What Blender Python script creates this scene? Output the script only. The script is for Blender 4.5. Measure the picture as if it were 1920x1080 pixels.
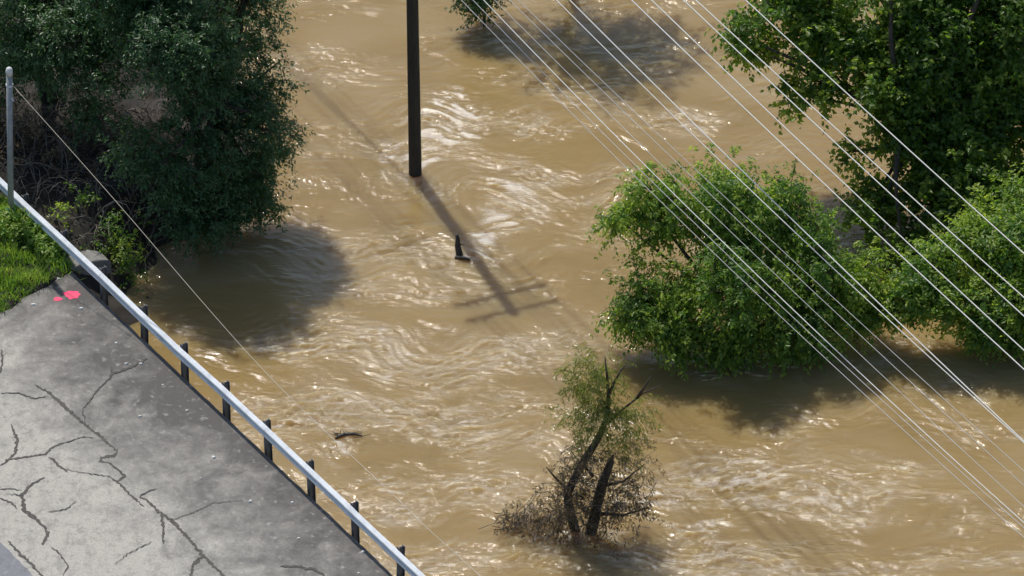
import bpy, math
import numpy as np
from mathutils import Vector

for o in list(bpy.data.objects): bpy.data.objects.remove(o)
scn = bpy.context.scene
COL = scn.collection
R = math.radians

# ------------------------------------------------------------------ camera (drone, long lens, looking down at the flood)
cam = bpy.data.cameras.new('camera'); camo = bpy.data.objects.new('camera', cam); COL.objects.link(camo)
camo.location = (0, -118.116, 85.817); camo.rotation_euler = (R(90 - 36), 0, 0)
cam.sensor_width = 36; cam.lens = 18 / math.tan(R(5.0)); cam.clip_start = 1; cam.clip_end = 3000
scn.camera = camo

# ------------------------------------------------------------------ daylight
SUN_EL, SUN_X, SUN_Y = 55.5, -0.391, 0.920        # sun stands behind the scene, a little to the left
w = bpy.data.worlds.new('World'); scn.world = w; w.use_nodes = True
wn = w.node_tree; bg = wn.nodes['Background']
sky = wn.nodes.new('ShaderNodeTexSky'); sky.sky_type = 'NISHITA'; sky.sun_disc = False
sky.sun_elevation = R(SUN_EL); sky.sun_rotation = math.atan2(SUN_X, SUN_Y)
wn.links.new(sky.outputs[0], bg.inputs[0]); bg.inputs[1].default_value = 0.13
sl = bpy.data.lights.new('sun', 'SUN'); slo = bpy.data.objects.new('sun', sl); COL.objects.link(slo)
sl.energy = 3.95; sl.angle = R(0.7); sl.color = (1.0, 0.95, 0.87)
slo.rotation_euler = Vector((SUN_X * math.cos(R(SUN_EL)), SUN_Y * math.cos(R(SUN_EL)), math.sin(R(SUN_EL)))).to_track_quat('Z', 'Y').to_euler()
slo.location = (0, 0, 60)
scn.view_settings.view_transform = 'Standard'; scn.view_settings.look = 'None'
scn.view_settings.exposure = 0.0; scn.view_settings.gamma = 1.0; scn.view_settings.use_curve_mapping = False

# ------------------------------------------------------------------ helpers
def V(*a): return np.array(a, float)
def unit(v): v = np.asarray(v, float); return v / (np.linalg.norm(v) + 1e-12)

class MB:
    """collects shapes; build() links them as one mesh object"""
    def __init__(s): s.v = []; s.f = []
    def add(s, vs, fs):
        b = len(s.v); s.v += [tuple(map(float, p)) for p in vs]; s.f += [tuple(b + i for i in f) for f in fs]; return s
    def tube(s, pts, rad, n=6, cap=True):
        pts = [np.asarray(p, float) for p in pts]; m = len(pts)
        if not hasattr(rad, '__len__'): rad = [rad] * m
        t0 = unit(pts[1] - pts[0]); ref = V(0, 0, 1) if abs(t0[2]) < .9 else V(1, 0, 0)
        u = unit(np.cross(ref, t0)); vs = []
        for i in range(m):
            t = unit(pts[min(i + 1, m - 1)] - pts[max(i - 1, 0)])
            u = unit(u - t * u.dot(t)); q = np.cross(t, u)
            for k in range(n):
                a = 2 * math.pi * k / n; vs.append(pts[i] + rad[i] * (math.cos(a) * u + math.sin(a) * q))
        fs = [(i * n + k, i * n + (k + 1) % n, (i + 1) * n + (k + 1) % n, (i + 1) * n + k) for i in range(m - 1) for k in range(n)]
        if cap: fs += [tuple(range(n - 1, -1, -1)), tuple((m - 1) * n + k for k in range(n))]
        return s.add(vs, fs)
    def extrude(s, prof, a, b, X, Y):
        """closed 2-D profile (in axes X, Y) swept from point a to point b"""
        n = len(prof); vs = [np.asarray(p) + X * x + Y * y for p in (a, b) for x, y in prof]
        fs = [(k, (k + 1) % n, n + (k + 1) % n, n + k) for k in range(n)] + [tuple(range(n - 1, -1, -1)), tuple(range(n, 2 * n))]
        return s.add(vs, fs)
    def build(s, name, mat, parent=None, smooth=False):
        me = bpy.data.meshes.new(name); me.from_pydata(s.v, [], s.f); me.update()
        return link(name, me, mat, parent, smooth)

def link(name, me, mat, parent=None, smooth=False):
    if mat is not None: me.materials.append(mat)
    if smooth: me.polygons.foreach_set('use_smooth', [True] * len(me.polygons))
    o = bpy.data.objects.new(name, me); COL.objects.link(o)
    if parent is not None:
        o.parent = parent; o.matrix_parent_inverse = parent.matrix_world.inverted()
    return o

def tag(o, label=None, cat=None, group=None, kind=None):
    if label: o['label'] = label
    if cat: o['category'] = cat
    if group: o['group'] = group
    if kind: o['kind'] = kind
    return o

def thing(name, loc, label, cat, group=None):
    o = bpy.data.objects.new(name, None); COL.objects.link(o); o.location = loc; o.empty_display_size = .2
    bpy.context.view_layer.update(); return tag(o, label, cat, group)

def raw_mesh(name, verts, faces_flat, nper, attrs=None):
    """fast mesh from numpy arrays; every face has nper corners"""
    me = bpy.data.meshes.new(name); nf = len(faces_flat) // nper
    me.vertices.add(len(verts)); me.vertices.foreach_set('co', np.asarray(verts, np.float32).ravel())
    me.loops.add(nf * nper); me.loops.foreach_set('vertex_index', np.asarray(faces_flat, np.int32))
    me.polygons.add(nf); me.polygons.foreach_set('loop_start', np.arange(nf, dtype=np.int32) * nper)
    for k, a in (attrs or {}).items():
        at = me.attributes.new(k, 'FLOAT', 'POINT'); at.data.foreach_set('value', np.asarray(a, np.float32))
    me.update(calc_edges=True); me.validate()
    return me

# ------------------------------------------------------------------ materials
class NT:
    def __init__(s, name):
        s.m = bpy.data.materials.new(name); s.m.use_nodes = True; s.t = s.m.node_tree
        s.b = s.t.nodes['Principled BSDF']; s.out = s.t.nodes['Material Output']
    def n(s, typ, **kw):
        x = s.t.nodes.new('ShaderNode' + typ)
        for k, v in kw.items(): setattr(x, k, v)
        return x
    def l(s, a, b): s.t.links.new(a, b)
    def val(s, sock, v):
        if hasattr(v, 'is_linked') or hasattr(v, 'links'): s.l(v, sock)
        else: sock.default_value = v
    def math(s, op, a, b=0.0, c=None, clamp=False):
        x = s.n('Math', operation=op, use_clamp=clamp); s.val(x.inputs[0], a); s.val(x.inputs[1], b)
        if c is not None: s.val(x.inputs[2], c)
        return x.outputs[0]
    def coord(s, scale=(1, 1, 1), rot=(0, 0, 0)):
        c = s.n('TexCoord'); m = s.n('Mapping'); m.inputs['Scale'].default_value = scale; m.inputs['Rotation'].default_value = rot
        s.l(c.outputs['Object'], m.inputs['Vector']); return m.outputs[0]
    def noise(s, co, scale, detail=4, rough=.55, dist=0.0):
        x = s.n('TexNoise'); s.l(co, x.inputs['Vector']); x.inputs['Scale'].default_value = scale
        x.inputs['Detail'].default_value = detail; x.inputs['Roughness'].default_value = rough; x.inputs['Distortion'].default_value = dist
        return x.outputs['Fac']
    def ramp(s, fac, stops, interp='LINEAR'):
        x = s.n('ValToRGB'); s.l(fac, x.inputs[0]); cr = x.color_ramp; cr.interpolation = interp
        while len(cr.elements) < len(stops): cr.elements.new(.5)
        for e, (p, c) in zip(cr.elements, stops):
            e.position = p; e.color = (c, c, c, 1) if not hasattr(c, '__len__') else (*c, 1)
        return x.outputs[0]
    def mix(s, fac, a, b, blend='MIX'):
        x = s.n('Mix', data_type='RGBA', blend_type=blend); s.val(x.inputs[0], fac)
        for i, c in ((6, a), (7, b)):
            if hasattr(c, '__len__'): x.inputs[i].default_value = (*c, 1)
            else: s.l(c, x.inputs[i])
        return x.outputs[2]
    def attr(s, name):
        x = s.n('Attribute'); x.attribute_name = name; return x.outputs['Fac']
    def bump(s, h, strength, dist=.02):
        x = s.n('Bump'); s.val(x.inputs['Strength'], strength); x.inputs['Distance'].default_value = dist
        s.l(h, x.inputs['Height']); s.l(x.outputs[0], s.b.inputs['Normal']); return x
    def base(s, c):
        if hasattr(c, '__len__'): s.b.inputs['Base Color'].default_value = (*c, 1)
        else: s.l(c, s.b.inputs['Base Color'])
    def rough(s, v): s.val(s.b.inputs['Roughness'], v)

def simple(name, c1, c2, scale=6, rough=.8, bump=.3, metal=0, stretch=(1, 1, 1)):
    t = NT(name); co = t.coord(stretch); n = t.noise(co, scale, 6, .6)
    t.base(t.ramp(n, [(.3, c1), (.7, c2)])); t.rough(rough); t.b.inputs['Metallic'].default_value = metal
    if bump: t.bump(t.noise(co, scale * 5, 4), bump, .01)
    return t.m

def leaf_mat(name, stops, transl=.35, rough=.42, gain=1.7):
    t = NT(name); c = t.ramp(t.attr('tint'), stops); t.base(c); t.rough(rough)
    t.b.inputs['Specular IOR Level'].default_value = .45
    tr = t.n('BsdfTranslucent'); mx = t.n('MixShader'); mx.inputs[0].default_value = transl
    t.l(t.mix(1.0, c, (gain, gain * 1.05, gain * .5), 'MULTIPLY'), tr.inputs[0])
    t.l(t.b.outputs[0], mx.inputs[1]); t.l(tr.outputs[0], mx.inputs[2]); t.l(mx.outputs[0], t.out.inputs[0])
    return t.m

def water_mat():
    t = NT('muddy_water'); co = t.coord(); turb = t.attr('turb'); foam = t.attr('foam')
    cs = t.coord((.55, 1.0, 1.0))
    silt = t.ramp(t.noise(cs, .35, 4, .55, .8), [(.30, (.250, .174, .066)), (.5, (.290, .203, .085)), (.72, (.325, .240, .118))])
    fine = t.noise(t.coord((2.6, 6.5, 4.0)), 3.6, 8, .74, .6)
    fm = t.math('MULTIPLY', foam, t.ramp(t.math('ADD', fine, t.math('MULTIPLY', t.math('SUBTRACT', foam, .55), .20)), [(.40, 0.0), (.72, 1.0)]))
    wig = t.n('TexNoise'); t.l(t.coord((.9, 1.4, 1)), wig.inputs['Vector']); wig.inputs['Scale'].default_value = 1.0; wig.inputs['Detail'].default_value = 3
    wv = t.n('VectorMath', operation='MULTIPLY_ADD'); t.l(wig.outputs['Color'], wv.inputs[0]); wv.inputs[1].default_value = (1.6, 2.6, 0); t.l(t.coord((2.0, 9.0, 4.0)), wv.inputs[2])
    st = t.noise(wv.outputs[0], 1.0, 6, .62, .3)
    sk = t.math('MULTIPLY', t.ramp(st, [(.55, 0.0), (.66, 1.0)]), t.ramp(turb, [(.28, 0.0), (.85, 1.0)]))  # pale foam streaks that also put sun glints into the water's colour
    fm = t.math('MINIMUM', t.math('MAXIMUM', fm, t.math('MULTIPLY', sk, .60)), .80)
    milk = t.math('MULTIPLY', t.ramp(t.noise(t.coord((.8, 1.7, 1)), 1.1, 5, .6, 1.2), [(.40, 0.0), (.66, 1.0)]), t.ramp(turb, [(.22, 0.0), (.8, .45)]))
    silt = t.mix(milk, silt, (.47, .40, .305))
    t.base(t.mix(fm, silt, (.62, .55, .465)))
    t.b.inputs['Subsurface Weight'].default_value = 1.0; t.b.inputs['Subsurface Radius'].default_value = (1.0, .75, .45); t.b.inputs['Subsurface Scale'].default_value = 1.5
    t.rough(t.math('ADD', t.math('MULTIPLY', fm, .2), .085)); t.b.inputs['IOR'].default_value = 1.34
    h = t.math('ADD', t.noise(t.coord((2.6, 6.6, 4.0)), 1.0, 5, .62, .5), t.math('MULTIPLY', t.noise(t.coord((6, 14, 10)), 1.0, 3, .6, .3), .45))
    t.bump(h, t.math('MULTIPLY_ADD', turb, .75, .15), .062)
    return t.m

EDGE0 = V(-10.94, -.84, 0); EDIR = V(.563, -.826, 0); EN = V(-.826, -.563, 0)     # bridge edge line: start, along, towards the road
def road_mat():
    t = NT('worn_concrete'); co = t.coord()
    dt = t.n('VectorMath', operation='DOT_PRODUCT'); c = t.n('TexCoord'); t.l(c.outputs['Object'], dt.inputs[0]); dt.inputs[1].default_value = tuple(EN)
    d = t.math('SUBTRACT', dt.outputs['Value'], float(EN.dot(EDGE0)))               # metres in from the edge
    big = t.noise(co, .55, 5, .6, .6); mid = t.noise(co, 2.3, 6, .65, .4); fine = t.noise(co, 26, 5, .7)
    grime = t.math('ADD', t.math('MULTIPLY_ADD', d, .215, .08), t.math('MULTIPLY', t.math('SUBTRACT', big, .5), 1.7))
    grime = t.math('ADD', grime, t.math('MULTIPLY', t.math('SUBTRACT', mid, .5), 1.15))
    col = t.ramp(grime, [(.10, (.086, .079, .072)), (.36, (.170, .159, .144)), (.66, (.295, .279, .246)), (1.0, (.440, .415, .360))])
    col = t.mix(t.math('GREATER_THAN', t.math('ADD', d, t.math('MULTIPLY', mid, .12)), 6.88), col, (.21, .215, .235))
    col = t.mix(t.math('MULTIPLY', t.ramp(fine, [(.35, 1.0), (.6, 0.0)]), .35), col, (.10, .095, .09))
    hair = t.math('ABSOLUTE', t.math('SUBTRACT', t.noise(co, 1.1, 7, .6, .9), .5)); hm = t.math('MULTIPLY', t.ramp(hair, [(.0, 1.0), (.012, 0.0)]), t.ramp(mid, [(.48, 0.0), (.6, .45)]))
    col = t.mix(hm, col, (.09, .085, .078))
    streak = t.noise(t.coord((1.4, .45, 1), (0, 0, R(-34))), 2.0, 6, .7, .5)
    col = t.mix(t.math('MULTIPLY', t.ramp(streak, [(.52, 0.0), (.68, 1.0)]), .45), col, (.14, .132, .122))
    pale = t.ramp(t.noise(co, 5.5, 3, .5, .2), [(.60, 0.0), (.74, .6)])
    col = t.mix(pale, col, (.37, .352, .315))
    blot = t.ramp(t.noise(co, 4.2, 8, .75, .3), [(.50, 0.0), (.68, .5)])
    col = t.mix(blot, col, (.105, .097, .088))
    t.base(col); t.rough(.85); t.bump(t.math('ADD', fine, t.math('MULTIPLY', mid, .8)), .5, .016)
    return t.m

def galv_mat():
    t = NT('galvanised_steel'); co = t.coord(); n = t.noise(co, 3.5, 6, .65)
    c = t.ramp(n, [(.3, (.52, .55, .57)), (.5, (.68, .71, .73)), (.7, (.78, .80, .81))])
    c = t.mix(t.ramp(t.noise(co, 9, 6, .7, .4), [(.62, 0.0), (.74, .55)]), c, (.24, .20, .16))
    t.base(c); t.rough(.48); t.bump(t.noise(co, 5, 3), .25, .02); return t.m
M = dict(
    water=water_mat(), road=road_mat(),
    crack=simple('crack_fill', (.055, .050, .044), (.125, .114, .10), 9, .95, .8),
    slab=simple('slab_concrete', (.14, .135, .125), (.25, .24, .22), 3, .9, .4),
    galv=galv_mat(),
    steel=simple('weathered_steel', (.06, .066, .074), (.17, .18, .19), 5, .6, .2, .0),
    pipe=simple('grey_pipe', (.24, .255, .26), (.36, .37, .37), 7, .5, .1, .2),
    green=simple('green_sleeve', (.01, .13, .075), (.02, .20, .11), 6, .5, .1),
    white=simple('pale_cap', (.60, .60, .57), (.72, .72, .69), 8, .5, .0),
    pole=simple('dark_pole_wood', (.022, .021, .017), (.060, .055, .043), 3, .9, .7, 0, (14, 14, .8)),
    arm=simple('weathered_arm_wood', (.07, .06, .05), (.14, .12, .10), 5, .9, .3),
    ceramic=simple('insulator_ceramic', (.25, .26, .27), (.35, .36, .37), 5, .2, 0),
    wire=simple('bright_aluminium_wire', (.50, .50, .46), (.60, .60, .55), 20, .45, 0),
    tan_wire=simple('tan_sheathed_cable', (.42, .37, .29), (.52, .46, .37), 20, .6, 0),
    cable=simple('grey_cable', (.30, .30, .29), (.42, .42, .40), 20, .45, 0),
    soil=simple('dark_wet_soil', (.012, .010, .007), (.034, .027, .019), 2.5, .9, .8),
    bark=simple('dark_bark', (.030, .024, .018), (.085, .068, .05), 4, .9, .6, 0, (3, 3, .8)),
    vine=simple('grey_brown_stem', (.09, .075, .06), (.24, .205, .165), 4, .85, .3),
    snag=simple('wet_black_wood', (.020, .017, .014), (.055, .045, .035), 6, .6, .6),
    chip=simple('pale_stone', (.50, .49, .45), (.68, .66, .62), 9, .8, .3),
    pink=simple('pink_marking_paint', (.70, .10, .15), (.95, .05, .18), 7, .8, .3),
    leafA=leaf_mat('leaf_dark_green', [(0, (.026, .072, .026)), (.6, (.052, .122, .042)), (1, (.110, .180, .075))], .34, .36, 1.9),
    leafC=leaf_mat('leaf_mid_green', [(0, (.050, .105, .020)), (.6, (.100, .175, .030)), (1, (.210, .270, .042))], .55, .42, 2.4),
    leafE=leaf_mat('leaf_fresh_green', [(0, (.045, .115, .024)), (.45, (.110, .205, .032)), (1, (.310, .385, .060))], .48, .42, 2.1),
    leafF=leaf_mat('leaf_olive', [(0, (.085, .110, .022)), (1, (.190, .215, .050))], .45, .45, 2.0),
    silted=leaf_mat('leaf_silted_brown', [(0, (.060, .042, .022)), (1, (.170, .125, .070))], .2, .8, 1.2),
    grass=leaf_mat('grass_blade', [(0, (.10, .20, .03)), (.6, (.19, .31, .05)), (1, (.32, .40, .10))], .4, .5),
)

# ------------------------------------------------------------------ the water: fields for waves, choppiness and foam
N, LP = 1024, 41.0
kx = np.fft.fftfreq(N, LP / N) * 2 * np.pi; KX, KY = np.meshgrid(kx, kx); K = np.hypot(KX, KY) + 1e-9
def field(seed, lo, hi, p, spread=0.0, ang=R(84)):
    """random field with wavelengths lo..hi metres; spread > 0 lines the crests up across direction ang"""
    r = np.random.default_rng(seed); f = np.fft.fft2(r.standard_normal((N, N)))
    a = K ** -p * np.exp(-(K * lo / 6.283) ** 2) * np.exp(-(6.283 / (K * hi)) ** 2)
    if spread: a = a * np.exp(-((KX * math.sin(ang) - KY * math.cos(ang)) / (K * spread)) ** 2)
    a[0, 0] = 0; h = np.real(np.fft.ifft2(f * a)); return h / h.std()
def samp(F, x, y):
    u = (x / LP % 1) * N; v = (y / LP % 1) * N; i = u.astype(int); j = v.astype(int); fu = u - i; fv = v - j
    i1 = (i + 1) % N; j1 = (j + 1) % N; i %= N; j %= N
    return F[j, i] * (1 - fu) * (1 - fv) + F[j, i1] * fu * (1 - fv) + F[j1, i] * (1 - fu) * fv + F[j1, i1] * fu * fv
def smooth(x, a, b): t = np.clip((x - a) / (b - a), 0, 1); return t * t * (3 - 2 * t)

# rough patches: x, y, half-width, half-depth, strength, foam
ROUGH = [(-1.85, 6.3, .5, 1.2, .9, 1.5), (-1.3, 7.5, .6, 1.3, .7, 1.1), (-2.9, 6.0, .3, .7, .6, 1.1), (.5, 4.7, 2.0, .8, .75, .35), (-.90, 2.2, .26, .5, 1.1, 1.3), (-.62, 2.9, .38, .6, 1.1, 1.1), (-.25, 3.7, .55, .7, .9, .8), (-1.1, 1.5, .4, .2, .9, .9), (2.8, 3.1, 1., .8, .8, .2), (-4.1, 1.6, 1.3, .8, .7, .2),
         (-2.4, .4, 1.4, .7, .6, .1), (-5.4, -2.7, 1.4, .7, 1., .6), (-2.1, -2.5, 2., .9, .85, .4), (.3, -2.7, 1.2, 1., .7, .4), (-2.4, -4.9, 2.2, 1.1, .9, .4),
         (-5.3, -5.8, 1.3, 1.1, .9, .35), (-.1, -5.9, 1.6, 1., .75, .3), (-1.7, -8.7, 2., 1.1, .7, .3), (5.4, -7.4, 2., .9, .9, .7), (7.2, -8.7, 2.6, .45, 1., .6), (5.0, -9.6, 1.4, .5, .8, .6), (3.4, -8.3, .8, 1.0, .8, .7),
         (4.5, -11., 2.6, .8, .95, .5), (9.8, -10.8, 2., .8, .7, .15), (9.6, -7.2, 1.2, .8, .6, .1), (4.7, 7.6, .5, .35, 1., .5), (3.9, 9.7, 1., .5, .6, .2),
         (7.3, -6., 1.5, .6, .6, .2), (9.7, -3.2, .9, .7, .8, .35), (10.8, -4.4, .8, .5, .6, .2), (-3.9, -6.6, .5, .5, .9, .8), (2.4, -10.2, 1.2, .6, .7, .4), (-4., -11., 2., 1., .7, .3), (1.2, 8., 1., 1.2, .45, .1), (-4.4, 8.3, .8, .8, .25, 0)]
W1, W2 = field(1, 1.6, 9, 1.6), field(2, 1.6, 9, 1.6)
SWELL = field(3, .9, 3.2, 1.7, .75); CHOP = field(4, .22, .75, 1.2, .6); CHOP2 = field(5, .13, .38, .9, .75); PATCH = field(6, .9, 4.5, 1.2, .8); FOAMN = field(7, .22, 1.6, 1.0, .8)
def flood(x, y):
    wx, wy = samp(W1, x, y), samp(W2, x, y)
    tb = np.full_like(x, .21); fo = np.zeros_like(x)
    for cx, cy, sx, sy, a, f in ROUGH:
        g = np.exp(-((x + .25 * wx - cx) / (1.15 * sx)) ** 2 - ((y + .25 * wy - cy) / (1.15 * sy)) ** 2); tb = np.maximum(tb, a * g + .21 * (1 - g)); fo = np.maximum(fo, f * g)
    far = smooth(np.hypot(x, y), 17, 26); tb = tb * (1 - far) + .5 * far
    pt = samp(PATCH, x, y); tb = np.clip(tb * (1 + .45 * pt), .06, 1.1)
    xx, yy = x + .30 * wx, y + .30 * wy
    c = samp(CHOP, xx, yy); c2 = samp(CHOP2, xx, yy)
    c = c + .28 * (c * c - 1)
    h = .012 * samp(SWELL, xx, yy) * (.5 + tb) + .0140 * c * tb + .0145 * c2 * tb
    fm = np.clip(fo * 1.5, 0, 1.6) * smooth(samp(FOAMN, xx, yy) + .4 * c, -.4, 1.2)
    return h, tb, fm

def axis(lo, hi, step, end):
    a = list(np.arange(lo, hi + 1e-6, step)); s = step
    while a[-1] < end: s *= 1.35; a.append(a[-1] + s)
    b = []; x = lo; s = step
    while x > -end: s *= 1.35; x -= s; b.append(x)
    return np.array(b[::-1] + a)
gx, gy = axis(-15.0, 15.0, .046, 900), axis(-13.0, 14.5, .046, 900)
X, Y = np.meshgrid(gx, gy); nx, ny = len(gx), len(gy)
H, TB, FM = flood(X.ravel(), Y.ravel())
H *= 1 - smooth(np.hypot(X.ravel(), Y.ravel()), 22, 40)
idx = np.arange(nx * ny).reshape(ny, nx)
quads = np.stack([idx[:-1, :-1], idx[:-1, 1:], idx[1:, 1:], idx[1:, :-1]], -1).reshape(-1)
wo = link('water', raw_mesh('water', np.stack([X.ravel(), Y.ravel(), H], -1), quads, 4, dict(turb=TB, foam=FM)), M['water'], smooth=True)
tag(wo, 'brown silty flood water with choppy sunlit ripples', kind='structure')

# ------------------------------------------------------------------ the bank on the left
SHORE = np.array([(-80, -60), (-16, -9), (-11.4, -4.2), (-9.9, -2.2), (-9.35, -.2), (-8.75, 1.5), (-7.55, 2.3), (-6.75, 3.1), (-6.5, 4.9), (-6.9, 8.0), (-7.6, 11.1), (-8.2, 14.7), (-9, 30), (-14, 80), (-90, 80)])
def shore_dist(px, py):
    d = np.full(px.shape, 1e9); ins = np.zeros(px.shape, bool); n = len(SHORE)
    for i in range(n):
        a = SHORE[i]; b = SHORE[(i + 1) % n]; ab = b - a
        t = np.clip(((px - a[0]) * ab[0] + (py - a[1]) * ab[1]) / ab.dot(ab), 0, 1)
        d = np.minimum(d, np.hypot(px - a[0] - t * ab[0], py - a[1] - t * ab[1]))
        c = (a[1] > py) != (b[1] > py); ins ^= c & (px < (b[0] - a[0]) * (py - a[1]) / (b[1] - a[1] + 1e-12) + a[0])
    return np.where(ins, d, -d)
def land_h(px, py):
    s = shore_dist(px, py); z = -.9 + .9 * smooth(s, -2.2, 0) + 1.12 * smooth(s, -.1, 1.9) + .06 * samp(W1, px * 2, py * 2) + .04 * samp(PATCH, px * 2.5, py * 2.5)
    din = (px - EDGE0[0]) * EN[0] + (py - EDGE0[1]) * EN[1]; sal = (px - EDGE0[0]) * EDIR[0] + (py - EDGE0[1]) * EDIR[1]
    under = smooth(din, -.5, .0) * smooth(sal - .245 * np.maximum(din, 0), -.02, .16)
    return z * (1 - under) + np.minimum(z, .45) * under
gx, gy = axis(-16, -5, .09, 75), axis(-6, 12, .09, 75)
gx = gx[(gx < -4) & (gx > -75)]; gy = gy[gy > -40]
X, Y = np.meshgrid(gx, gy); nx, ny = len(gx), len(gy)
idx = np.arange(nx * ny).reshape(ny, nx); quads = np.stack([idx[:-1, :-1], idx[:-1, 1:], idx[1:, 1:], idx[1:, :-1]], -1).reshape(-1)
bo = link('bank', raw_mesh('bank', np.stack([X.ravel(), Y.ravel(), land_h(X.ravel(), Y.ravel())], -1), quads, 4), M['soil'], smooth=True)
tag(bo, 'dark soil bank under the brush beside the road', kind='structure')

# ------------------------------------------------------------------ road deck with its cracks and paint
ZD = 1.10
def deck_pt(s, d, z): return EDGE0 + EDIR * s + EN * d + V(0, 0, z)
def road():
    far = EDGE0 + V(-.0, .0, 0); skew = V(-.668, -.744, 0)
    end = far + skew * (9.5 / skew.dot(EN))
    rs = np.random.default_rng(5); edge = []
    for s in np.arange(0, 42, .25): edge.append(deck_pt(s, rs.normal(0, .008) - .045, 0))
    ring = edge + [deck_pt(42, 9.5, 0)] + [end + (far - end) * t + unit(V(1, -1, 0)) * rs.normal(0, .035) for t in np.linspace(0, 1, 40)[:-1]]
    n = len(ring); top = [p + V(0, 0, ZD) for p in ring]; bot = [p + V(0, 0, ZD - .42) for p in ring]
    fs = [tuple(range(n - 1, -1, -1)), tuple(range(n, 2 * n))] + [(k, (k + 1) % n, n + (k + 1) % n, n + k) for k in range(n)]
    o = MB().add(top + bot, fs).build('road', M['road'])
    return tag(o, 'cracked grey concrete road deck beside the flood', kind='structure')
roado = road()
CRACKS = [[(-11.49,-5.49),(-11.09,-5.83),(-10.60,-6.51),(-10.18,-7.08),(-9.77,-7.56),(-9.36,-8.12)],
 [(-9.36,-8.12),(-9.45,-8.29),(-9.73,-8.35),(-9.75,-8.51),(-9.53,-8.55)],
 [(-9.53,-8.55),(-9.29,-8.84),(-9.14,-9.07),(-9.30,-9.27),(-9.56,-9.05)],
 [(-9.30,-9.27),(-8.96,-9.78),(-8.62,-10.23)],
 [(-8.74,-9.86),(-8.57,-9.99),(-8.21,-10.47),(-7.97,-10.73),(-7.64,-11.23),(-7.20,-11.99),(-6.91,-12.42),(-6.58,-12.91)],
 [(-8.21,-10.47),(-8.14,-10.93),(-8.09,-11.63)], [(-7.14,-12.03),(-7.37,-12.42),(-7.41,-13.01)],
 [(-11.99,-8.49),(-11.93,-8.43),(-11.50,-8.33),(-11.06,-8.22),(-10.89,-7.93),(-10.62,-7.77)],
 [(-11.96,-7.04),(-11.76,-7.66),(-11.78,-8.18),(-11.96,-8.53),(-12.10,-8.66)], [(-10.97,-8.33),(-10.72,-8.64),(-10.49,-8.92)],
 [(-11.03,-9.11),(-11.36,-9.46),(-11.50,-9.82),(-11.42,-10.33),(-11.15,-10.67),(-10.88,-11.03),(-10.82,-11.33),(-10.90,-11.67)],
 [(-12.01,-9.92),(-11.75,-10.07),(-11.59,-10.33)], [(-12.04,-9.58),(-11.73,-9.56),(-11.51,-9.62)],
 [(-11.71,-11.53),(-11.44,-11.93),(-11.17,-12.32),(-10.76,-12.91)], [(-10.48,-12.03),(-10.27,-12.46),(-10.36,-12.82)],
 [(-5.36,-12.48),(-4.99,-12.46),(-4.56,-12.58),(-4.28,-12.85)], [(-12.30,-5.83),(-11.86,-5.81),(-11.46,-6.04),(-11.14,-5.94)],
 [(-9.71,-5.28),(-9.63,-5.02),(-9.22,-4.80),(-8.83,-4.42)], [(-9.66,-4.75),(-9.70,-5.22),(-10.00,-5.77),(-10.28,-6.47)], [(-12.40,-4.05),(-12.33,-4.59),(-12.36,-5.02)],
 [(-10.62,-7.77),(-10.2,-7.55),(-9.95,-7.6)], [(-9.56,-9.05),(-10.1,-8.95),(-10.6,-8.8)], [(-10.86,-10.44),(-10.45,-10.35),(-10.2,-10.0)], [(-8.35,-11.55),(-8.8,-11.9),(-9.2,-12.4)], [(-8.74,-9.86),(-8.5,-9.6),(-8.3,-9.55)], [(-7.97,-10.73),(-7.5,-10.5),(-7.0,-10.1),(-6.3,-10.0)], [(-10.48,-12.03),(-10.7,-11.75)], [(-11.5,-9.82),(-11.85,-9.75)], [(-10.28,-6.47),(-10.18,-7.08)]]
CW = [.085, .09, .06, .05, .085, .06, .09, .06, .06, .05, .085, .05, .035, .06, .035, .075, .03, .075, .04, .04, .028, .022, .025, .022, .035, .02, .03, .025, .03]
rc = np.random.default_rng(11)
for ci, (line, wd) in enumerate(zip(CRACKS, CW)):
    P = [V(*p) for p in line]; pts = []
    for a, b in zip(P[:-1], P[1:]):
        m = max(2, int(np.linalg.norm(b - a) / .055))
        for k in range(m): pts.append(a + (b - a) * k / m + rc.normal(0, .012, 2))
    pts.append(P[-1]); m = len(pts); vs = []; fs = []
    z = ZD + .0042 + .0006 * ci
    for i, p in enumerate(pts):
        t = unit(pts[min(i + 1, m - 1)] - pts[max(i - 1, 0)]); nn = V(-t[1], t[0])
        hw = .5 * wd * (.55 + .45 * math.sin(math.pi * min(1, (i + 1) / m) ** .8)) * rc.uniform(.6, 1.5)
        if i in (0, m - 1): hw *= .35
        o1, o2 = p + nn * hw * rc.uniform(.7, 1.3), p - nn * hw * rc.uniform(.7, 1.3)
        vs += [(*o1, z), (*o2, z)]
        if i: fs.append((2 * i - 2, 2 * i - 1, 2 * i + 1, 2 * i))
    MB().add(vs, fs).build('crack', M['crack'], roado)
def blob(name, c, rx, ry, mat, z, seed, jag=.22, n=26):
    r = np.random.default_rng(seed); ph = r.uniform(0, 6.28, 4); vs = [(*c, z)]
    for k in range(n):
        a = 6.283 * k / n; q = 1 + jag * (math.sin(2 * a + ph[0]) * .4 + math.sin(3 * a + ph[1]) * .5 + math.sin(7 * a + ph[2]) * .3) + r.normal(0, .06)
        vs.append((c[0] + rx * q * math.cos(a), c[1] + ry * q * math.sin(a), z))
    return MB().add(vs, [(0, k + 1, (k + 1) % n + 1) for k in range(n)]).build(name, mat, roado)
for c, rx, ry, sd in (((-10.82, -1.80), .20, .17, 1), ((-11.16, -1.98), .10, .09, 2)):
    blob('paint_mark', c, rx, ry, M['pink'], ZD + .005, sd)['label'] = 'bright pink spray paint dot'

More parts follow.
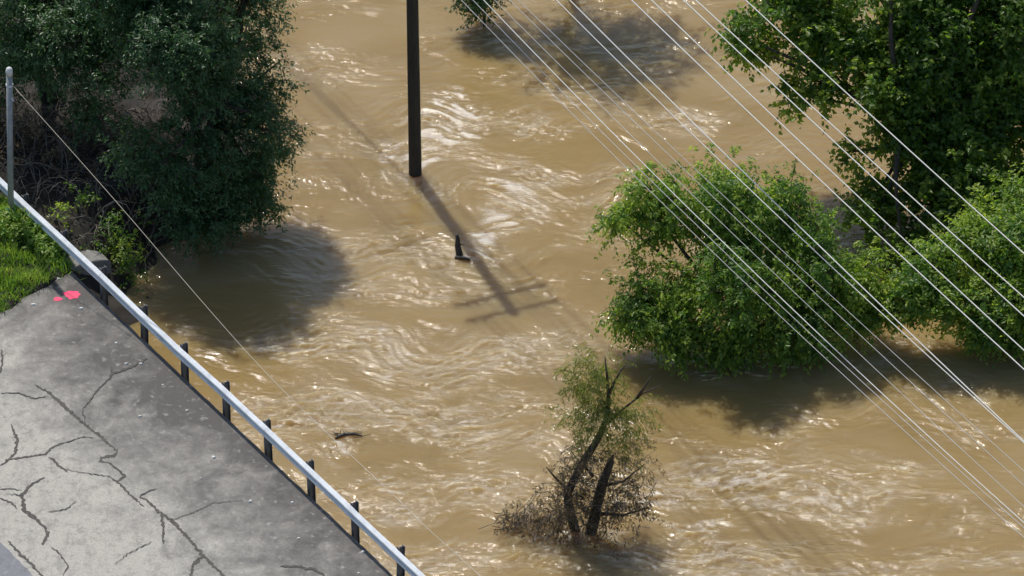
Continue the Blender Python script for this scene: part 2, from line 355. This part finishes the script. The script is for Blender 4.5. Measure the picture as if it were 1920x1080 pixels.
CHIPS = [(-9.62,-3.79),(-9.33,-4.63),(-8.98,-4.65),(-8.90,-6.74),(-7.07,-8.35),(-7.34,-9.15),(-10.56,-2.38),(-5.15,-10.07),(-11.2,-1.13),(-3.46,-11.93),(-7.79,-6.51),(-8.41,-5.49),(-6.13,-10.03),(-4.96,-11.43),(-11.74,-2.2),(-3.54,-12.72)]
for i, (x, y) in enumerate(CHIPS):
    r = np.random.default_rng(60 + i); s = r.uniform(.025, .055)
    ring = [V(x, y, ZD + .004) + V(math.cos(a) * s * r.uniform(.8, 1.6), math.sin(a) * s * r.uniform(.7, 1.2), 0) for a in np.linspace(0, 6.283, 8)[:-1]]
    up = [p * .6 + V(x, y, ZD) * .4 + V(0, 0, s * r.uniform(.5, .8)) for p in ring]
    o = MB().add(ring + up, [(k, (k + 1) % 7, 7 + (k + 1) % 7, 7 + k) for k in range(7)] + [tuple(range(7, 14)), tuple(range(6, -1, -1))]).build('stone_chip', M['chip'])
    tag(o, 'small pale stone chip lying on the grey road deck', 'stone', 'stone chips scattered on the road')

# ------------------------------------------------------------------ guardrail
UP = V(0, 0, 1)
def guardrail():
    g = thing('guardrail', tuple(deck_pt(0, -.2, ZD)), 'long galvanised steel guardrail along the edge of the road', 'guardrail')
    zt = ZD + .745; dp = -.15
    front = [(.012, .318), (.026, .308), (.096, .262), (.104, .240), (.098, .208), (.006, .182), (.002, .160), (.006, .140), (.098, .112), (.104, .082), (.096, .054), (.026, .008), (.012, 0)]
    prof = front + [(x - .008, y) for x, y in front[::-1]]
    wob = np.random.default_rng(17).normal(0, 1, (60, 2)) * (.014, .008); s0 = 1.23 - 1.893 * 4; k = 0
    while s0 < 24:
        lift = .006 * (k % 2)
        qs = [(s0 - .16, k * 2), (s0 + 1.893, k * 2 + 1), (s0 + 3.946, k * 2 + 2)]; m = MB(); n = len(prof); vs = []
        for q_, j in qs:
            wz, wd = wob[j]; vs += [deck_pt(q_, dp + lift + wd, zt - .312 + wz) + EN * x + UP * y for x, y in prof]
        m.add(vs, [(g_ * n + i, g_ * n + (i + 1) % n, (g_ + 1) * n + (i + 1) % n, (g_ + 1) * n + i) for g_ in (0, 1) for i in range(n)] + [tuple(range(n - 1, -1, -1)), tuple(range(2 * n, 3 * n))])
        m.build('beam', M['galv'], g)
        s0 += 3.786; k += 1
    for i in range(-4, 13):
        s = 1.23 + 1.893 * i
        hw, dd, tw = .055, .078, .012           # I-section post: flanges face the road, web between
        I = [(-dd, -hw), (-dd + tw, -hw), (-dd + tw, -.006), (dd - tw, -.006), (dd - tw, -hw), (dd, -hw), (dd, hw), (dd - tw, hw), (dd - tw, .006), (-dd + tw, .006), (-dd + tw, hw), (-dd, hw)]
        c = deck_pt(s, dp - .013 - dd - .012, 0)
        p = MB().extrude(I, c + UP * (ZD - .55), c + UP * (zt + .035 + wob[i + 4][0]) + EDIR * wob[i + 9][0] * 1.6 - EN * abs(wob[i + 12][1]), EN, EDIR).build('post', M['steel'], g)
        bc = deck_pt(s, dp + .02, zt - .156)
        MB().tube([bc - EN * .02, bc + EN * .012], .02, 6).build('bolt', M['galv'], p)
    return g
guardrail()

# ------------------------------------------------------------------ post and cable on the left, concrete block
lp = thing('pipe_post', (-12.55, 1.18, 1.1), 'tall slim grey pipe post standing in the grass behind the guardrail', 'post')
MB().tube([(-12.53, 1.18, .9), (-12.34, 1.18, 5.62)], .078, 14).build('shaft', M['pipe'], lp, True)
MB().tube([(-12.341, 1.18, 5.60), (-12.336, 1.18, 5.72), (-12.333, 1.18, 5.80), (-12.33, 1.18, 5.84)], [.086, .09, .07, .02], 14).build('cap', M['white'], lp, True)
MB().tube([(-12.525, 1.18, 1.0), (-12.505, 1.18, 1.55), (-12.502, 1.18, 1.62)], [.13, .12, .09], 12).build('sleeve', M['green'], lp, True)['label'] = 'green plastic sleeve round the foot of the post'
MB().tube([(-12.355, 1.18, 5.28), (-12.352, 1.18, 5.34)], .092, 14).build('clamp', M['galv'], lp)
MB().tube([(-12.32, 1.11, 4.98), (-12.26, 1.08, 4.9)], .022, 6).build('hook', M['white'], lp)

def catenary(a, b, sag, n=60):
    a, b = np.asarray(a, float), np.asarray(b, float)
    return [a + (b - a) * t - UP * sag * 4 * t * (1 - t) for t in np.linspace(0, 1, n)]
def spline(P, n=10):
    P = [V(*p) for p in P]; P = [2 * P[0] - P[1]] + P + [2 * P[-1] - P[-2]]; out = []
    for a, b, c, d in zip(P, P[1:], P[2:], P[3:]):
        for t in np.arange(n) / n: out.append(.5 * (2 * b + (c - a) * t + (2 * a - 5 * b + 4 * c - d) * t * t + (3 * b - a - 3 * c + d) * t ** 3))
    return out + [P[-2]]
MBc = MB().tube(spline([(-12.27, 1.14, 5.33), (-9.8, -1.9, 4.25), (-5.95, -6.95, 2.72), (-2.72, -11.23, 2.2), (-1.35, -13.06, 2.02), (3.0, -18.9, 1.85), (8.0, -25.6, 2.2), (14.0, -33.6, 3.4)]), .0078, 6)
tag(MBc.build('cable', M['tan_wire'], None, True), 'thin white cable running from the grey pipe post out over the water beside the guardrail', 'cable')

def block():
    r = np.random.default_rng(4)
    c = V(-10.62, -.20, .55); u = unit(V(.86, .50, 0)); v = V(-u[1], u[0], 0)
    prof = [(-.62, 0), (.62, 0), (.62, .30), (.55, .40), (.2, .55), (-.25, .58), (-.62, .50)]
    m = MB().extrude(prof, c - v * .26, c + v * .24, u, UP); m.v = [tuple(V(*p) + r.normal(0, .012, 3)) for p in m.v]
    o = m.build('concrete_block', M['slab'])
    bv = o.modifiers.new('bevel', 'BEVEL'); bv.width = .03; bv.segments = 2
    return tag(o, 'grey broken concrete wing block behind the guardrail at the road end', 'concrete block')
block()

# ------------------------------------------------------------------ utility pole and wires
PX, PY = -2.48, 5.0
pole = thing('utility_pole', (PX, PY, 0), 'dark wooden utility pole standing in the flood', 'utility pole')
PZ = [-1.5, 0, 2, 4, 6, 8, 9.55]
MB().tube([(PX - .004 * z, PY, z) for z in PZ], [.172, .168, .162, .156, .150, .143, .137], 18).build('shaft', M['pole'], pole, True)
AZ = R(22); AD = V(math.cos(AZ), math.sin(AZ), 0); AP = V(-AD[1], AD[0], 0)
ARMZ = {'low': 8.05, 'high': 9.1}
for nm, z in ARMZ.items():
    c = V(PX - .03, PY, z) - AP * .19
    MB().extrude([(-.035, -.042), (.035, -.042), (.035, .042), (-.035, .042)], c - AD * 1.25, c + AD * 1.25, AP, UP).build('crossarm', M['arm'], pole)
    for sg in (-1, 1): MB().tube([c + AD * sg * .62 - UP * .06, V(PX - .03, PY, z - .5) - AP * .15], .014, 5).build('brace', M['steel'], pole)
WIRES = [((-1.23,1.03,7.90),(11.03,-19.25,7.35),'low',.0085,'cable','lowest and leftmost of the thin wires on the utility pole'),
 ((-.95,1.03,7.90),(11.00,-18.83,7.35),'low',.0085,'cable','thin grey wire just right of the lowest wire, touching the thicker wire farther down'),
 ((-.69,1.03,7.90),(11.07,-18.75,7.35),'low',.012,'wire','thicker pale wire, third from the left at the top of the picture'),
 ((-.42,-.57,8.95),(10.96,-19.52,8.40),'high',.0075,'cable','thin grey wire, fourth from the left at the top of the picture'),
 ((-.06,-.57,8.95),(11.01,-18.78,8.40),'high',.0075,'cable','thin grey wire, fifth from the left at the top of the picture'),
 ((.15,-.57,8.95),(11.05,-18.28,8.40),'high',.0075,'cable','thin grey wire, sixth from the left at the top of the picture'),
 ((1.08,1.03,7.90),(11.27,-15.91,7.35),'low',.012,'wire','bright wire, left one of the close pair crossing the leafy bush'),
 ((1.38,-.57,8.95),(11.12,-17.22,8.40),'high',.0145,'wire','bright wire, right one of the close pair crossing the leafy bush'),
 ((2.81,-2.87,10.45),(11.09,-16.63,9.90),None,.0145,'wire','bright wire, first right of the close pair'),
 ((3.28,-2.87,10.45),(11.14,-15.94,9.90),None,.0145,'wire','bright wire, second right of the close pair'),
 ((4.00,-3.79,11.05),(11.14,-15.50,10.50),None,.0145,'wire','bright wire, third from the right across the upper right trees'),
 ((4.29,-3.79,11.05),(11.19,-14.81,10.50),None,.0145,'wire','bright wire, second from the right across the upper right trees'),
 ((5.40,-4.70,11.65),(11.21,-13.99,11.10),None,.0145,'wire','bright wire, rightmost, crossing the corner of the upper right tree')]
for a, b, arm, rad, mt, lab in WIRES:
    a, b = V(*a), V(*b); u = unit(V(b[0] - a[0], b[1] - a[1], 0)); sb = (b - a).dot(u)
    if arm:
        c = V(PX - .03, PY, ARMZ[arm]) - AP * .19                    # where the wire's line crosses the arm
        A = np.array([[u[0], -AD[0]], [u[1], -AD[1]]]); s0, off = np.linalg.solve(A, (c - a)[:2]); off = float(np.clip(off, -1.2, 1.2))
        top = c + AD * off + UP * .205
        ins = MB().tube([top - UP * .15, top - UP * .10, top - UP * .05, top - UP * .01], [.02, .045, .05, .03], 8).build('insulator', M['ceramic'], pole, True)
        z0 = top[2]
        q = np.polyfit([s0, 0, sb], [z0, a[2], b[2]], 2)
        near = [a + u * s + UP * (np.polyval(q, s) - a[2]) for s in np.linspace(s0, 46, 60)]
        near[0] = top
        slope = .012
        back = [top - u * s + UP * (-.035 * s + .0006 * s * s) for s in np.linspace(40, .8, 36)]
        pts = back + near
    else:
        z1 = (b[2] - a[2]) / sb; q2 = .0010
        pts = [a + u * s + UP * (z1 * s + q2 * s * (s - sb)) for s in np.linspace(-42, 46, 90)]
    tag(MB().tube(pts, rad, 6).build('overhead_wire', M[mt], None, True), lab, 'wire', 'overhead power lines')

# ------------------------------------------------------------------ vegetation
def leaves(seed, lobes, n_sprays, per, L, W, span=.45, up=.25, droop=.15, shell=.42, zmin=.05, bumpy=.28, flat=.8, sub=0):
    r = np.random.default_rng(seed); lob = np.array([l[:4] for l in lobes], float)
    if sub:
        q = []
        for x_, y_, z_, r_ in lob:
            for j in range(sub):
                u_ = r.standard_normal(3); u_ /= np.linalg.norm(u_); f_ = r.uniform(.26, .58); q.append((*(V(x_, y_, z_) + u_ * r_ * (1.02 - f_)), r_ * f_))
        lob = np.array(q)
    wgt = lob[:, 3] ** 2; k = r.choice(len(lob), n_sprays, p=wgt / wgt.sum())
    d = r.standard_normal((n_sprays, 3)); d /= np.linalg.norm(d, axis=1)[:, None]
    ph = r.uniform(0, 6.28, (len(lob), 3)); fr = r.uniform(2.5, 4.5, (len(lob), 3))
    b = 1 + bumpy * (np.sin(d * fr[k] * 1.7 + ph[k]).sum(1) / 1.6)
    rad = lob[k, 3] * b * r.uniform(0, 1, n_sprays) ** shell
    p = lob[k, :3] + d * rad[:, None]
    ax = d * .9 + r.standard_normal((n_sprays, 3)) * .45 + V(0, 0, up); ax /= np.linalg.norm(ax, axis=1)[:, None]
    sd = np.cross(ax, V(0, 0, 1) + r.standard_normal((n_sprays, 3)) * .35); sd /= np.linalg.norm(sd, axis=1)[:, None]
    ln = span * r.uniform(.6, 1.3, n_sprays); tn = .55 * r.uniform(0, 1, len(lob))[k] + .45 * r.uniform(0, 1, n_sprays)
    e = lambda a: np.repeat(a, per, 0)
    n = n_sprays * per; t = np.tile(np.linspace(.05, 1, per), n_sprays) + r.normal(0, .04, n)
    sg = np.tile(np.where(np.arange(per) % 2 == 0, 1., -1.), n_sprays)
    base = e(p) + e(ax) * (t * e(ln))[:, None] - V(0, 0, 1) * (droop * t ** 2 * e(ln))[:, None] + r.normal(0, .035, (n, 3))
    dr = e(ax) * .55 + e(sd) * (sg * r.uniform(.5, 1, n))[:, None] + r.normal(0, .3, (n, 3)) - V(0, 0, droop * 1.4); dr /= np.linalg.norm(dr, axis=1)[:, None]
    nm = V(0, 0, flat) + e(d) * .35 + r.normal(0, .45, (n, 3)); wd = np.cross(dr, nm); wd /= np.linalg.norm(wd, axis=1)[:, None]
    nm = np.cross(wd, dr); sz = r.uniform(.65, 1.25, n)[:, None]
    l, w_ = L * sz, W * sz
    q0 = base; q1 = base + dr * l * .45 + wd * w_ * .5 + nm * w_ * .18; q2 = base + dr * l - nm * l * .12; q3 = base + dr * l * .45 - wd * w_ * .5 + nm * w_ * .18
    tint = np.clip(.9 * e(tn) + r.normal(.05, .14, n) + .2 * (t > .75), 0, 1)
    ok = (q0[:, 2] > zmin) & (q2[:, 2] > zmin)
    vs = np.stack([q0, q1, q2, q3], 1)[ok].reshape(-1, 3); m = ok.sum()
    b4 = np.arange(m)[:, None] * 4
    fs = np.concatenate([b4 + np.array([0, 1, 2]), b4 + np.array([0, 2, 3])], 1).reshape(-1)
    return vs, fs, np.repeat(tint[ok], 4), p, ax * ln[:, None]

def crown(name, mat, parent, loc, **kw):
    vs, fs, tn, p, a = leaves(**kw)
    o = link(name, raw_mesh(name, vs, fs, 3, dict(tint=tn)), mat, parent); o['kind'] = 'stuff'
    return o, p, a

def bend(a, b, r, k=.12, n=6, lift=0.0):
    a, b = np.asarray(a, float), np.asarray(b, float); L = np.linalg.norm(b - a); j = r.normal(0, k * L, 3)
    return [a + (b - a) * t + j * 4 * t * (1 - t) * .5 + UP * lift * L * math.sin(math.pi * t) for t in np.linspace(0, 1, n)]

def tree(name, label, cat, base, lobes, mat, seed, n, per, L, W, trunk_r=.16, stems=1, group=None, bark='bark', twig_every=6, **kw):
    r = np.random.default_rng(seed); base = np.asarray(base, float)
    t = thing(name, tuple(base), label, cat, group)
    lob = sorted(lobes, key=lambda l: -l[3]); C = np.array([l[:3] for l in lobes]); top = C[np.argmax(C[:, 2])]
    fork = base + (C.mean(0) - base) * .45 + r.normal(0, .1, 3); crownc = C.mean(0)
    for s in range(stems):
        b0 = base + (V(*r.normal(0, .22, 2), 0) if stems > 1 else 0); tip = (top if s == 0 else C[r.integers(len(C))])
        pts = bend(b0 - UP * .5, fork + r.normal(0, .15 * (stems > 1), 3), r, .06) + bend(fork, tip, r, .08)[1:]
        MB().tube(pts, list(np.linspace(trunk_r, trunk_r * .22, len(pts))), 8).build('trunk', M[bark], t, True)
    for l in lobes:
        a = fork + (crownc - fork) * r.uniform(0, .9)
        MB().tube(bend(a, V(*l[:3]) + unit(V(*l[:3]) - a) * l[3] * .7, r, .12, 7, .05), list(np.linspace(trunk_r * .45, .012, 7)), 6).build('limb', M[bark], t, True)
    o, p, ax = crown('crown', mat, t, base, seed=seed, lobes=lobes, n_sprays=n, per=per, L=L, W=W, **kw)
    tw = MB()
    for i in range(0, len(p), twig_every):
        if p[i][2] > .2: tw.tube([p[i] - ax[i] * .9 - UP * .05, p[i] + ax[i] * .1, p[i] + ax[i] * .9], [.011, .008, .004], 3, False)
    tw.build('twigs', M[bark], t)['kind'] = 'stuff'
    return t

TREE_A = [(-7.00,4.30,4.75,1.30),(-6.50,2.90,3.22,1.25),(-6.95,2.50,1.32,1.05),(-8.33,2.60,5.14,1.70),(-8.37,1.90,3.05,1.45),(-7.86,1.40,1.62,0.95),(-9.40,3.60,6.06,1.70),(-7.68,4.40,7.12,1.90),(-9.41,4.80,7.49,1.80),(-6.90,5.20,6.60,1.00),(-6.20,4.30,3.55,0.80),(-5.95,2.50,2.93,0.85),(-6.60,4.20,5.90,0.90),(-6.50,2.40,1.95,0.90),(-7.30,1.50,1.20,0.70),(-6.50,2.50,0.65,0.60)]
TREE_B = [(-11.28,5.20,4.29,1.50),(-12.53,5.80,4.54,1.70),(-10.29,4.40,4.33,1.20),(-9.87,5.30,5.68,1.60),(-11.68,6.30,6.00,1.90),(-13.95,6.80,4.87,2.00),(-15.15,6.80,3.23,1.70),(-12.75,5.80,2.90,1.10),(-10.60,4.00,2.77,0.80)]
TREE_C = [(6.58,5.20,4.85,.90),(5.83,4.60,4.37,.55),(6.18,4.60,4.04,.40),(7.92,5.00,4.82,1.20),(7.64,4.00,3.56,.65),(6.99,4.00,3.07,.36),(9.66,4.80,4.64,1.70),(11.68,4.80,4.47,1.90),(12.63,4.00,3.07,1.60),(10.86,3.60,3.02,1.25),(11.93,2.60,1.76,1.40),(10.31,2.40,1.73,.75),(9.21,3.20,3.61,.60),(13.43,3.00,1.80,1.60),(9.91,6.00,6.57,2.00),(12.59,6.00,6.57,2.20),(7.40,6.00,5.61,1.30),(8.59,3.00,2.05,.36),(11.0,2.2,1.3,1.1),(12.6,1.4,.9,1.3),(10.4,3.2,2.3,1.0),(9.6,3.8,3.2,1.0),(13.4,.6,1.2,1.4),(9.3,2.6,1.1,.5),(9.1,2.0,.9,.7),(9.9,.9,.7,.7),(10.6,1.2,.9,.9),(9.2,4.4,4.1,.95),(9.5,3.4,2.6,.85),(10.2,4.2,4.0,1.1)]
TREE_D = [(9.85,-2.30,1.67,.75),(10.82,-2.80,1.23,.75),(12.01,-2.40,1.42,1.10),(12.29,-1.50,2.22,1.10),(13.06,-2.60,.92,1.20),(13.10,-1.50,1.74,1.30),(11.48,-2.90,.82,.60),(12.6,-.4,2.5,1.2),(10.5,-2.0,1.9,.85),(9.4,-2.4,1.3,.6),(11.4,-1.2,2.0,.9),(9.0,-2.3,1.0,.45)]
TREE_E = [(3.32,-1.40,3.51,1.00),(4.95,-1.30,3.28,1.25),(6.65,-1.40,2.95,1.25),(3.58,-2.50,1.82,1.15),(5.33,-2.80,1.95,1.50),(7.03,-2.60,1.73,1.40),(8.23,-1.90,1.78,.95),(5.60,-3.40,.70,.85),(4.29,-3.20,1.04,.80),(2.87,-2.60,.92,.50),(7.05,-3.00,.48,.70),(2.67,-1.60,3.25,.55),(8.37,-2.40,.94,.55)]
TREE_F = [(2.10,-9.84,3.94,.62),(1.74,-9.74,3.24,.50),(2.54,-9.94,3.24,.50),(1.91,-9.64,4.64,.60),(1.45,-9.6,4.3,.42),(2.75,-9.8,3.6,.4)]
TREE_F2 = [(1.87,-9.84,2.22,.60),(1.31,-9.94,1.83,.48),(2.75,-9.64,2.07,.50),(.9,-9.7,.35,.6),(1.4,-9.9,.6,.55),(.35,-9.55,.2,.4),(2.6,-9.9,1.3,.6),(2.2,-10.1,.8,.5),(1.55,-10.1,1.2,.6),(2.9,-9.8,.6,.45),(-.05,-9.6,.1,.38),(.6,-10.1,.15,.5)]
TREE_G = [(.35,12.80,3.56,1.50),(1.69,13.00,3.27,1.60),(2.96,13.00,3.27,1.30),(1.40,13.50,5.27,1.70)]
TREE_H = [(-1.02,11.70,.75,.42),(-.78,12.0,1.37,.70)]

tree('broadleaf_tree', 'dense dark green tree overhanging the water on the left bank', 'tree', (-8.2, 3.4, .8), TREE_A, M['leafA'], 21, 6400, 16, .115, .042, .20, 2, 'trees on the left bank', span=.42, droop=.35, sub=6)
tree('broadleaf_tree', 'shaded tree in the upper left corner behind the tangled brush', 'tree', (-11.8, 7.2, 1.1), TREE_B, M['leafA'], 22, 4600, 16, .12, .045, .20, 2, 'trees on the left bank', span=.42, droop=.35, sub=6)
tree('sycamore_tree', 'tall leafy tree at the upper right with loose sprays over the water', 'tree', (11.6, 4.2, 0), TREE_C, M['leafC'], 23, 9600, 12, .155, .098, .24, 1, None, span=.5, droop=.25, shell=.5, bumpy=.36, sub=5)
tree('bush', 'dark green bush rising from the shaded water at the right edge', 'bush', (11.8, -1.9, 0), TREE_D, M['leafE'], 24, 3300, 14, .12, .06, .09, 3, None, span=.4, sub=6)
tree('bush', 'broad bright green leafy bush standing in the flood under the wires', 'bush', (5.4, -2.3, 0), TREE_E, M['leafE'], 25, 5600, 16, .115, .052, .11, 4, None, span=.42, droop=.5, bumpy=.42, sub=9)
tree('broadleaf_tree', 'tree standing just beyond the top edge, its shadow on the water', 'tree', (1.6, 13.6, 0), TREE_G, M['leafA'], 26, 800, 14, .13, .06, .16, 1)
tree('shrub', 'small dark shrub poking into view at the top edge under the wires', 'shrub', (-.85, 12.1, 0), TREE_H, M['leafA'], 27, 420, 14, .11, .045, .05, 2, span=.35)

def willow():
    r = np.random.default_rng(31); Yw = -9.84
    t = thing('drowned_willow', (1.86, Yw, 0), 'small half drowned tree with bare leaning trunk and silt browned foliage', 'tree')
    MB().tube([(1.84, Yw, -.6), (1.86, Yw, 0), (1.98, Yw, .80), (2.12, Yw, 1.51), (2.30, Yw, 2.10), (2.36, Yw, 2.34)], [.15, .145, .13, .12, .085, .02], 9).build('trunk', M['bark'], t, True)['label'] = 'broken off dark stump'
    MB().tube([(1.62, Yw + .1, -.5), (1.36, Yw + .1, .55), (1.30, Yw, 1.2), (1.56, Yw, 1.91), (1.99, Yw, 2.77), (2.21, Yw, 3.40), (2.24, Yw, 4.10), (2.20, Yw, 4.6), (2.14, Yw, 5.21)], [.12, .115, .11, .10, .085, .07, .045, .03, .010], 8).build('trunk', M['bark'], t, True)
    for pts in ([(2.24, Yw, 4.10), (2.37, Yw, 4.48), (2.52, Yw, 4.8), (2.66, Yw, 5.0)], [(2.16, Yw, 3.2), (2.54, Yw, 3.63), (3.03, Yw, 4.13), (3.46, Yw, 4.38)], [(2.9, Yw, 4.0), (3.1, Yw - .1, 4.45), (3.2, Yw - .1, 4.7)],
                [(2.1, Yw, 1.4), (2.6, Yw - .2, 1.7), (3.1, Yw - .3, 2.3)], [(2.0, Yw, .6), (2.6, Yw - .2, .7), (3.2, Yw - .3, 1.0)], [(1.3, Yw, 1.3), (1.0, Yw + .1, 1.6), (.8, Yw + .1, 1.9)], [(1.9, Yw, 1.7), (1.7, Yw, 2.0), (1.62, Yw, 2.3)]):
        MB().tube(pts, list(np.linspace(.045, .010, len(pts))), 5).build('limb', M['bark'], t, True)
    crown('crown', M['leafF'], t, None, seed=32, lobes=TREE_F, n_sprays=300, per=22, L=.13, W=.020, span=.42, up=.1, droop=.5, shell=.6, bumpy=.4)
    crown('silted_foliage', M['silted'], t, None, seed=33, lobes=TREE_F2, n_sprays=420, per=20, L=.12, W=.022, span=.42, up=0, droop=.4, shell=.6, bumpy=.4)[0]['label'] = 'brown silt coated leaves and twigs near the water'
    tw = MB()
    for i in range(330):
        l = TREE_F2[r.integers(len(TREE_F2))]; c = V(*l[:3]) + r.normal(0, .45, 3) * l[3]; c[2] = max(c[2], .1)
        d = unit(r.normal(0, 1, 3) + V(.25, 0, .35)) * r.uniform(.25, .75)
        tw.tube([c - d * .5, c + r.normal(0, .04, 3), c + d * .5], [.012, .009, .004], 3, False)
    tw.build('twigs', M['vine'], t)['kind'] = 'stuff'
willow()

# tangled brush on the shaded bank
def thicket():
    r = np.random.default_rng(41)
    t = thing('brush_thicket', (-10.6, 2.6, 1.0), 'tangle of bare vines and brown stems on the dark left bank', 'brush')
    st = MB()
    for i in range(620):
        x, y = r.uniform(-14.5, -7.3), r.uniform(.2, 6.2)
        if (x + 10.94) * EN[0] + (y + .84) * EN[1] > -.7: continue
        z = float(land_h(np.array([x]), np.array([y]))[0])
        if z < 0: continue
        p = V(x, y, z - .05); d = unit(V(*r.normal(0, .55, 2), 1.0)); L = r.uniform(.5, 2.1); pts = [p]
        for k in range(6):
            d = unit(d + r.normal(0, .28, 3) - UP * .16 * k * .6); pts.append(pts[-1] + d * L / 6)
        st.tube(pts, list(np.linspace(r.uniform(.010, .024), .004, 7)), 4, False)
    st.build('stems', M['vine'], t)['kind'] = 'stuff'
    lob = [(-11.2, 1.1, 1.5, .20), (-10.75, 1.7, 1.75, .16), (-9.9, .85, 1.15, .28), (-9.65, .5, .8, .30), (-9.5, .15, .45, .2), (-9.1, 1.8, .9, .14), (-10.4, .3, 1.0, .18)]
    crown('leaves', M['leafE'], t, None, seed=42, lobes=lob, n_sprays=120, per=11, L=.10, W=.05, span=.28)
    lob2 = [(-12, 4.4, 1.5, 1.0), (-10.4, 4.6, 1.4, 1.0), (-9.2, 4.2, 1.2, .9), (-13.4, 4.6, 1.5, 1.0), (-11, 3, 1.2, .7), (-9.6, 2.2, .8, .6)]
    crown('dead_leaves', M['silted'], t, None, seed=43, lobes=lob2, n_sprays=700, per=10, L=.09, W=.045, span=.35)
thicket()

# grass at the road end
def grass():
    r = np.random.default_rng(51); n = 26000
    x = r.uniform(-15.5, -10.2, n); y = r.uniform(-5.5, 2.4, n)
    din = (x - EDGE0[0]) * EN[0] + (y - EDGE0[1]) * EN[1]; sal = (x - EDGE0[0]) * EDIR[0] + (y - EDGE0[1]) * EDIR[1]
    skew = V(-.668, -.744); nrm = V(-skew[1], skew[0])               # positive on the road side of the deck's end
    side = (x - EDGE0[0]) * nrm[0] + (y - EDGE0[1]) * nrm[1]
    z = land_h(x, y); ok = (din > -.32) & (side < -.03 + .10 * samp(PATCH, x * 9, y * 9)) & (z > .7)
    x, y, z = x[ok], y[ok], z[ok]; n = len(x); h = r.uniform(.10, .30, n) * (1 + .35 * samp(PATCH, x * 4, y * 4))
    a = r.uniform(0, 6.283, n); lean = r.normal(0, .45, (n, 2)) * h[:, None]; wd = r.uniform(.008, .017, n)
    b = np.stack([x, y, z - .02], -1); s = np.stack([np.cos(a) * wd, np.sin(a) * wd, 0 * a], -1)
    mid = b + np.stack([lean[:, 0] * .35, lean[:, 1] * .35, h * .6], -1); tip = b + np.stack([lean[:, 0], lean[:, 1], h], -1)
    vs = np.stack([b - s, b + s, mid + s * .7, mid - s * .7, tip], 1).reshape(-1, 3); k = np.arange(n)[:, None] * 5
    fs = np.concatenate([k + [0, 1, 2], k + [0, 2, 3], k + [3, 2, 4]], 1).reshape(-1)
    tn = np.clip(r.normal(.5, .22, n) + .2 * samp(PATCH, x * 3, y * 3), 0, 1)
    o = link('grass', raw_mesh('grass', vs, fs, 3, dict(tint=np.repeat(tn, 5))), M['grass'])
    tag(o, 'bright green grass at the end of the road deck', 'grass', kind='stuff')
grass()
def weeds():
    t = thing('weed_clump', (-12.2, .7, 1.1), 'leafy pale green weeds growing round the foot of the pipe post', 'weeds')
    lob = [(-12.3, .75, 1.35, .3), (-11.9, .45, 1.3, .28), (-11.6, .1, 1.25, .25), (-12.9, .9, 1.4, .35), (-11.35, -.3, 1.2, .2)]
    crown('leaves', M['grass'], t, None, seed=52, lobes=lob, n_sprays=230, per=9, L=.13, W=.055, span=.25, up=.6)
    st = MB(); r = np.random.default_rng(53)
    for l in lob:
        for k in range(6):
            p = V(*l[:3]) + r.normal(0, .12, 3); st.tube([(p[0], p[1], 1.05), p, p + V(*r.normal(0, .06, 2), .2)], [.007, .005, .003], 3, False)
    st.build('stems', M['leafC'], t)['kind'] = 'stuff'
weeds()

# ------------------------------------------------------------------ snag and floating debris
def snag():
    t = thing('snag', (-1.31, 1.37, 0), 'dark broken snag poking out of the churned water below the utility pole', 'snag')
    r = np.random.default_rng(71)
    MB().tube([(-1.28, 1.32, -.3), (-1.33, 1.42, .08), (-1.37, 1.47, .26), (-1.36, 1.50, .40), (-1.38, 1.53, .52), (-1.36, 1.54, .56)], [.10, .09, .072, .06, .045, .02], 7).build('trunk', M['snag'], t, True)
    MB().tube([(-1.36, 1.46, .24), (-1.26, 1.44, .32), (-1.19, 1.42, .33)], [.024, .018, .008], 5).build('stub', M['snag'], t, True)
    MB().tube([(-1.42, 1.30, .0), (-1.22, 1.22, .05), (-1.05, 1.16, .03)], [.05, .06, .03], 7).build('root', M['snag'], t, True)
snag()
def debris():
    t = thing('floating_branch', (-3.92, -6.12, 0), 'small dark tangle of floating branches in the ripples beside the guardrail', 'branch')
    r = np.random.default_rng(81)
    MB().tube([(-4.25, -6.2, .03), (-4.05, -6.08, .06), (-3.8, -6.05, .05), (-3.6, -6.12, .03)], [.03, .045, .035, .015], 6).build('stem', M['snag'], t, True)
    tw = MB()
    for i in range(26):
        p = V(r.uniform(-4.3, -3.6), r.normal(-6.1, .06), .05); d = V(r.normal(0, .14), r.normal(0, .06), abs(r.normal(0, .06)))
        tw.tube([p, p + d], [.011, .005], 3, False)
    tw.build('twigs', M['snag'], t)['kind'] = 'stuff'
debris()
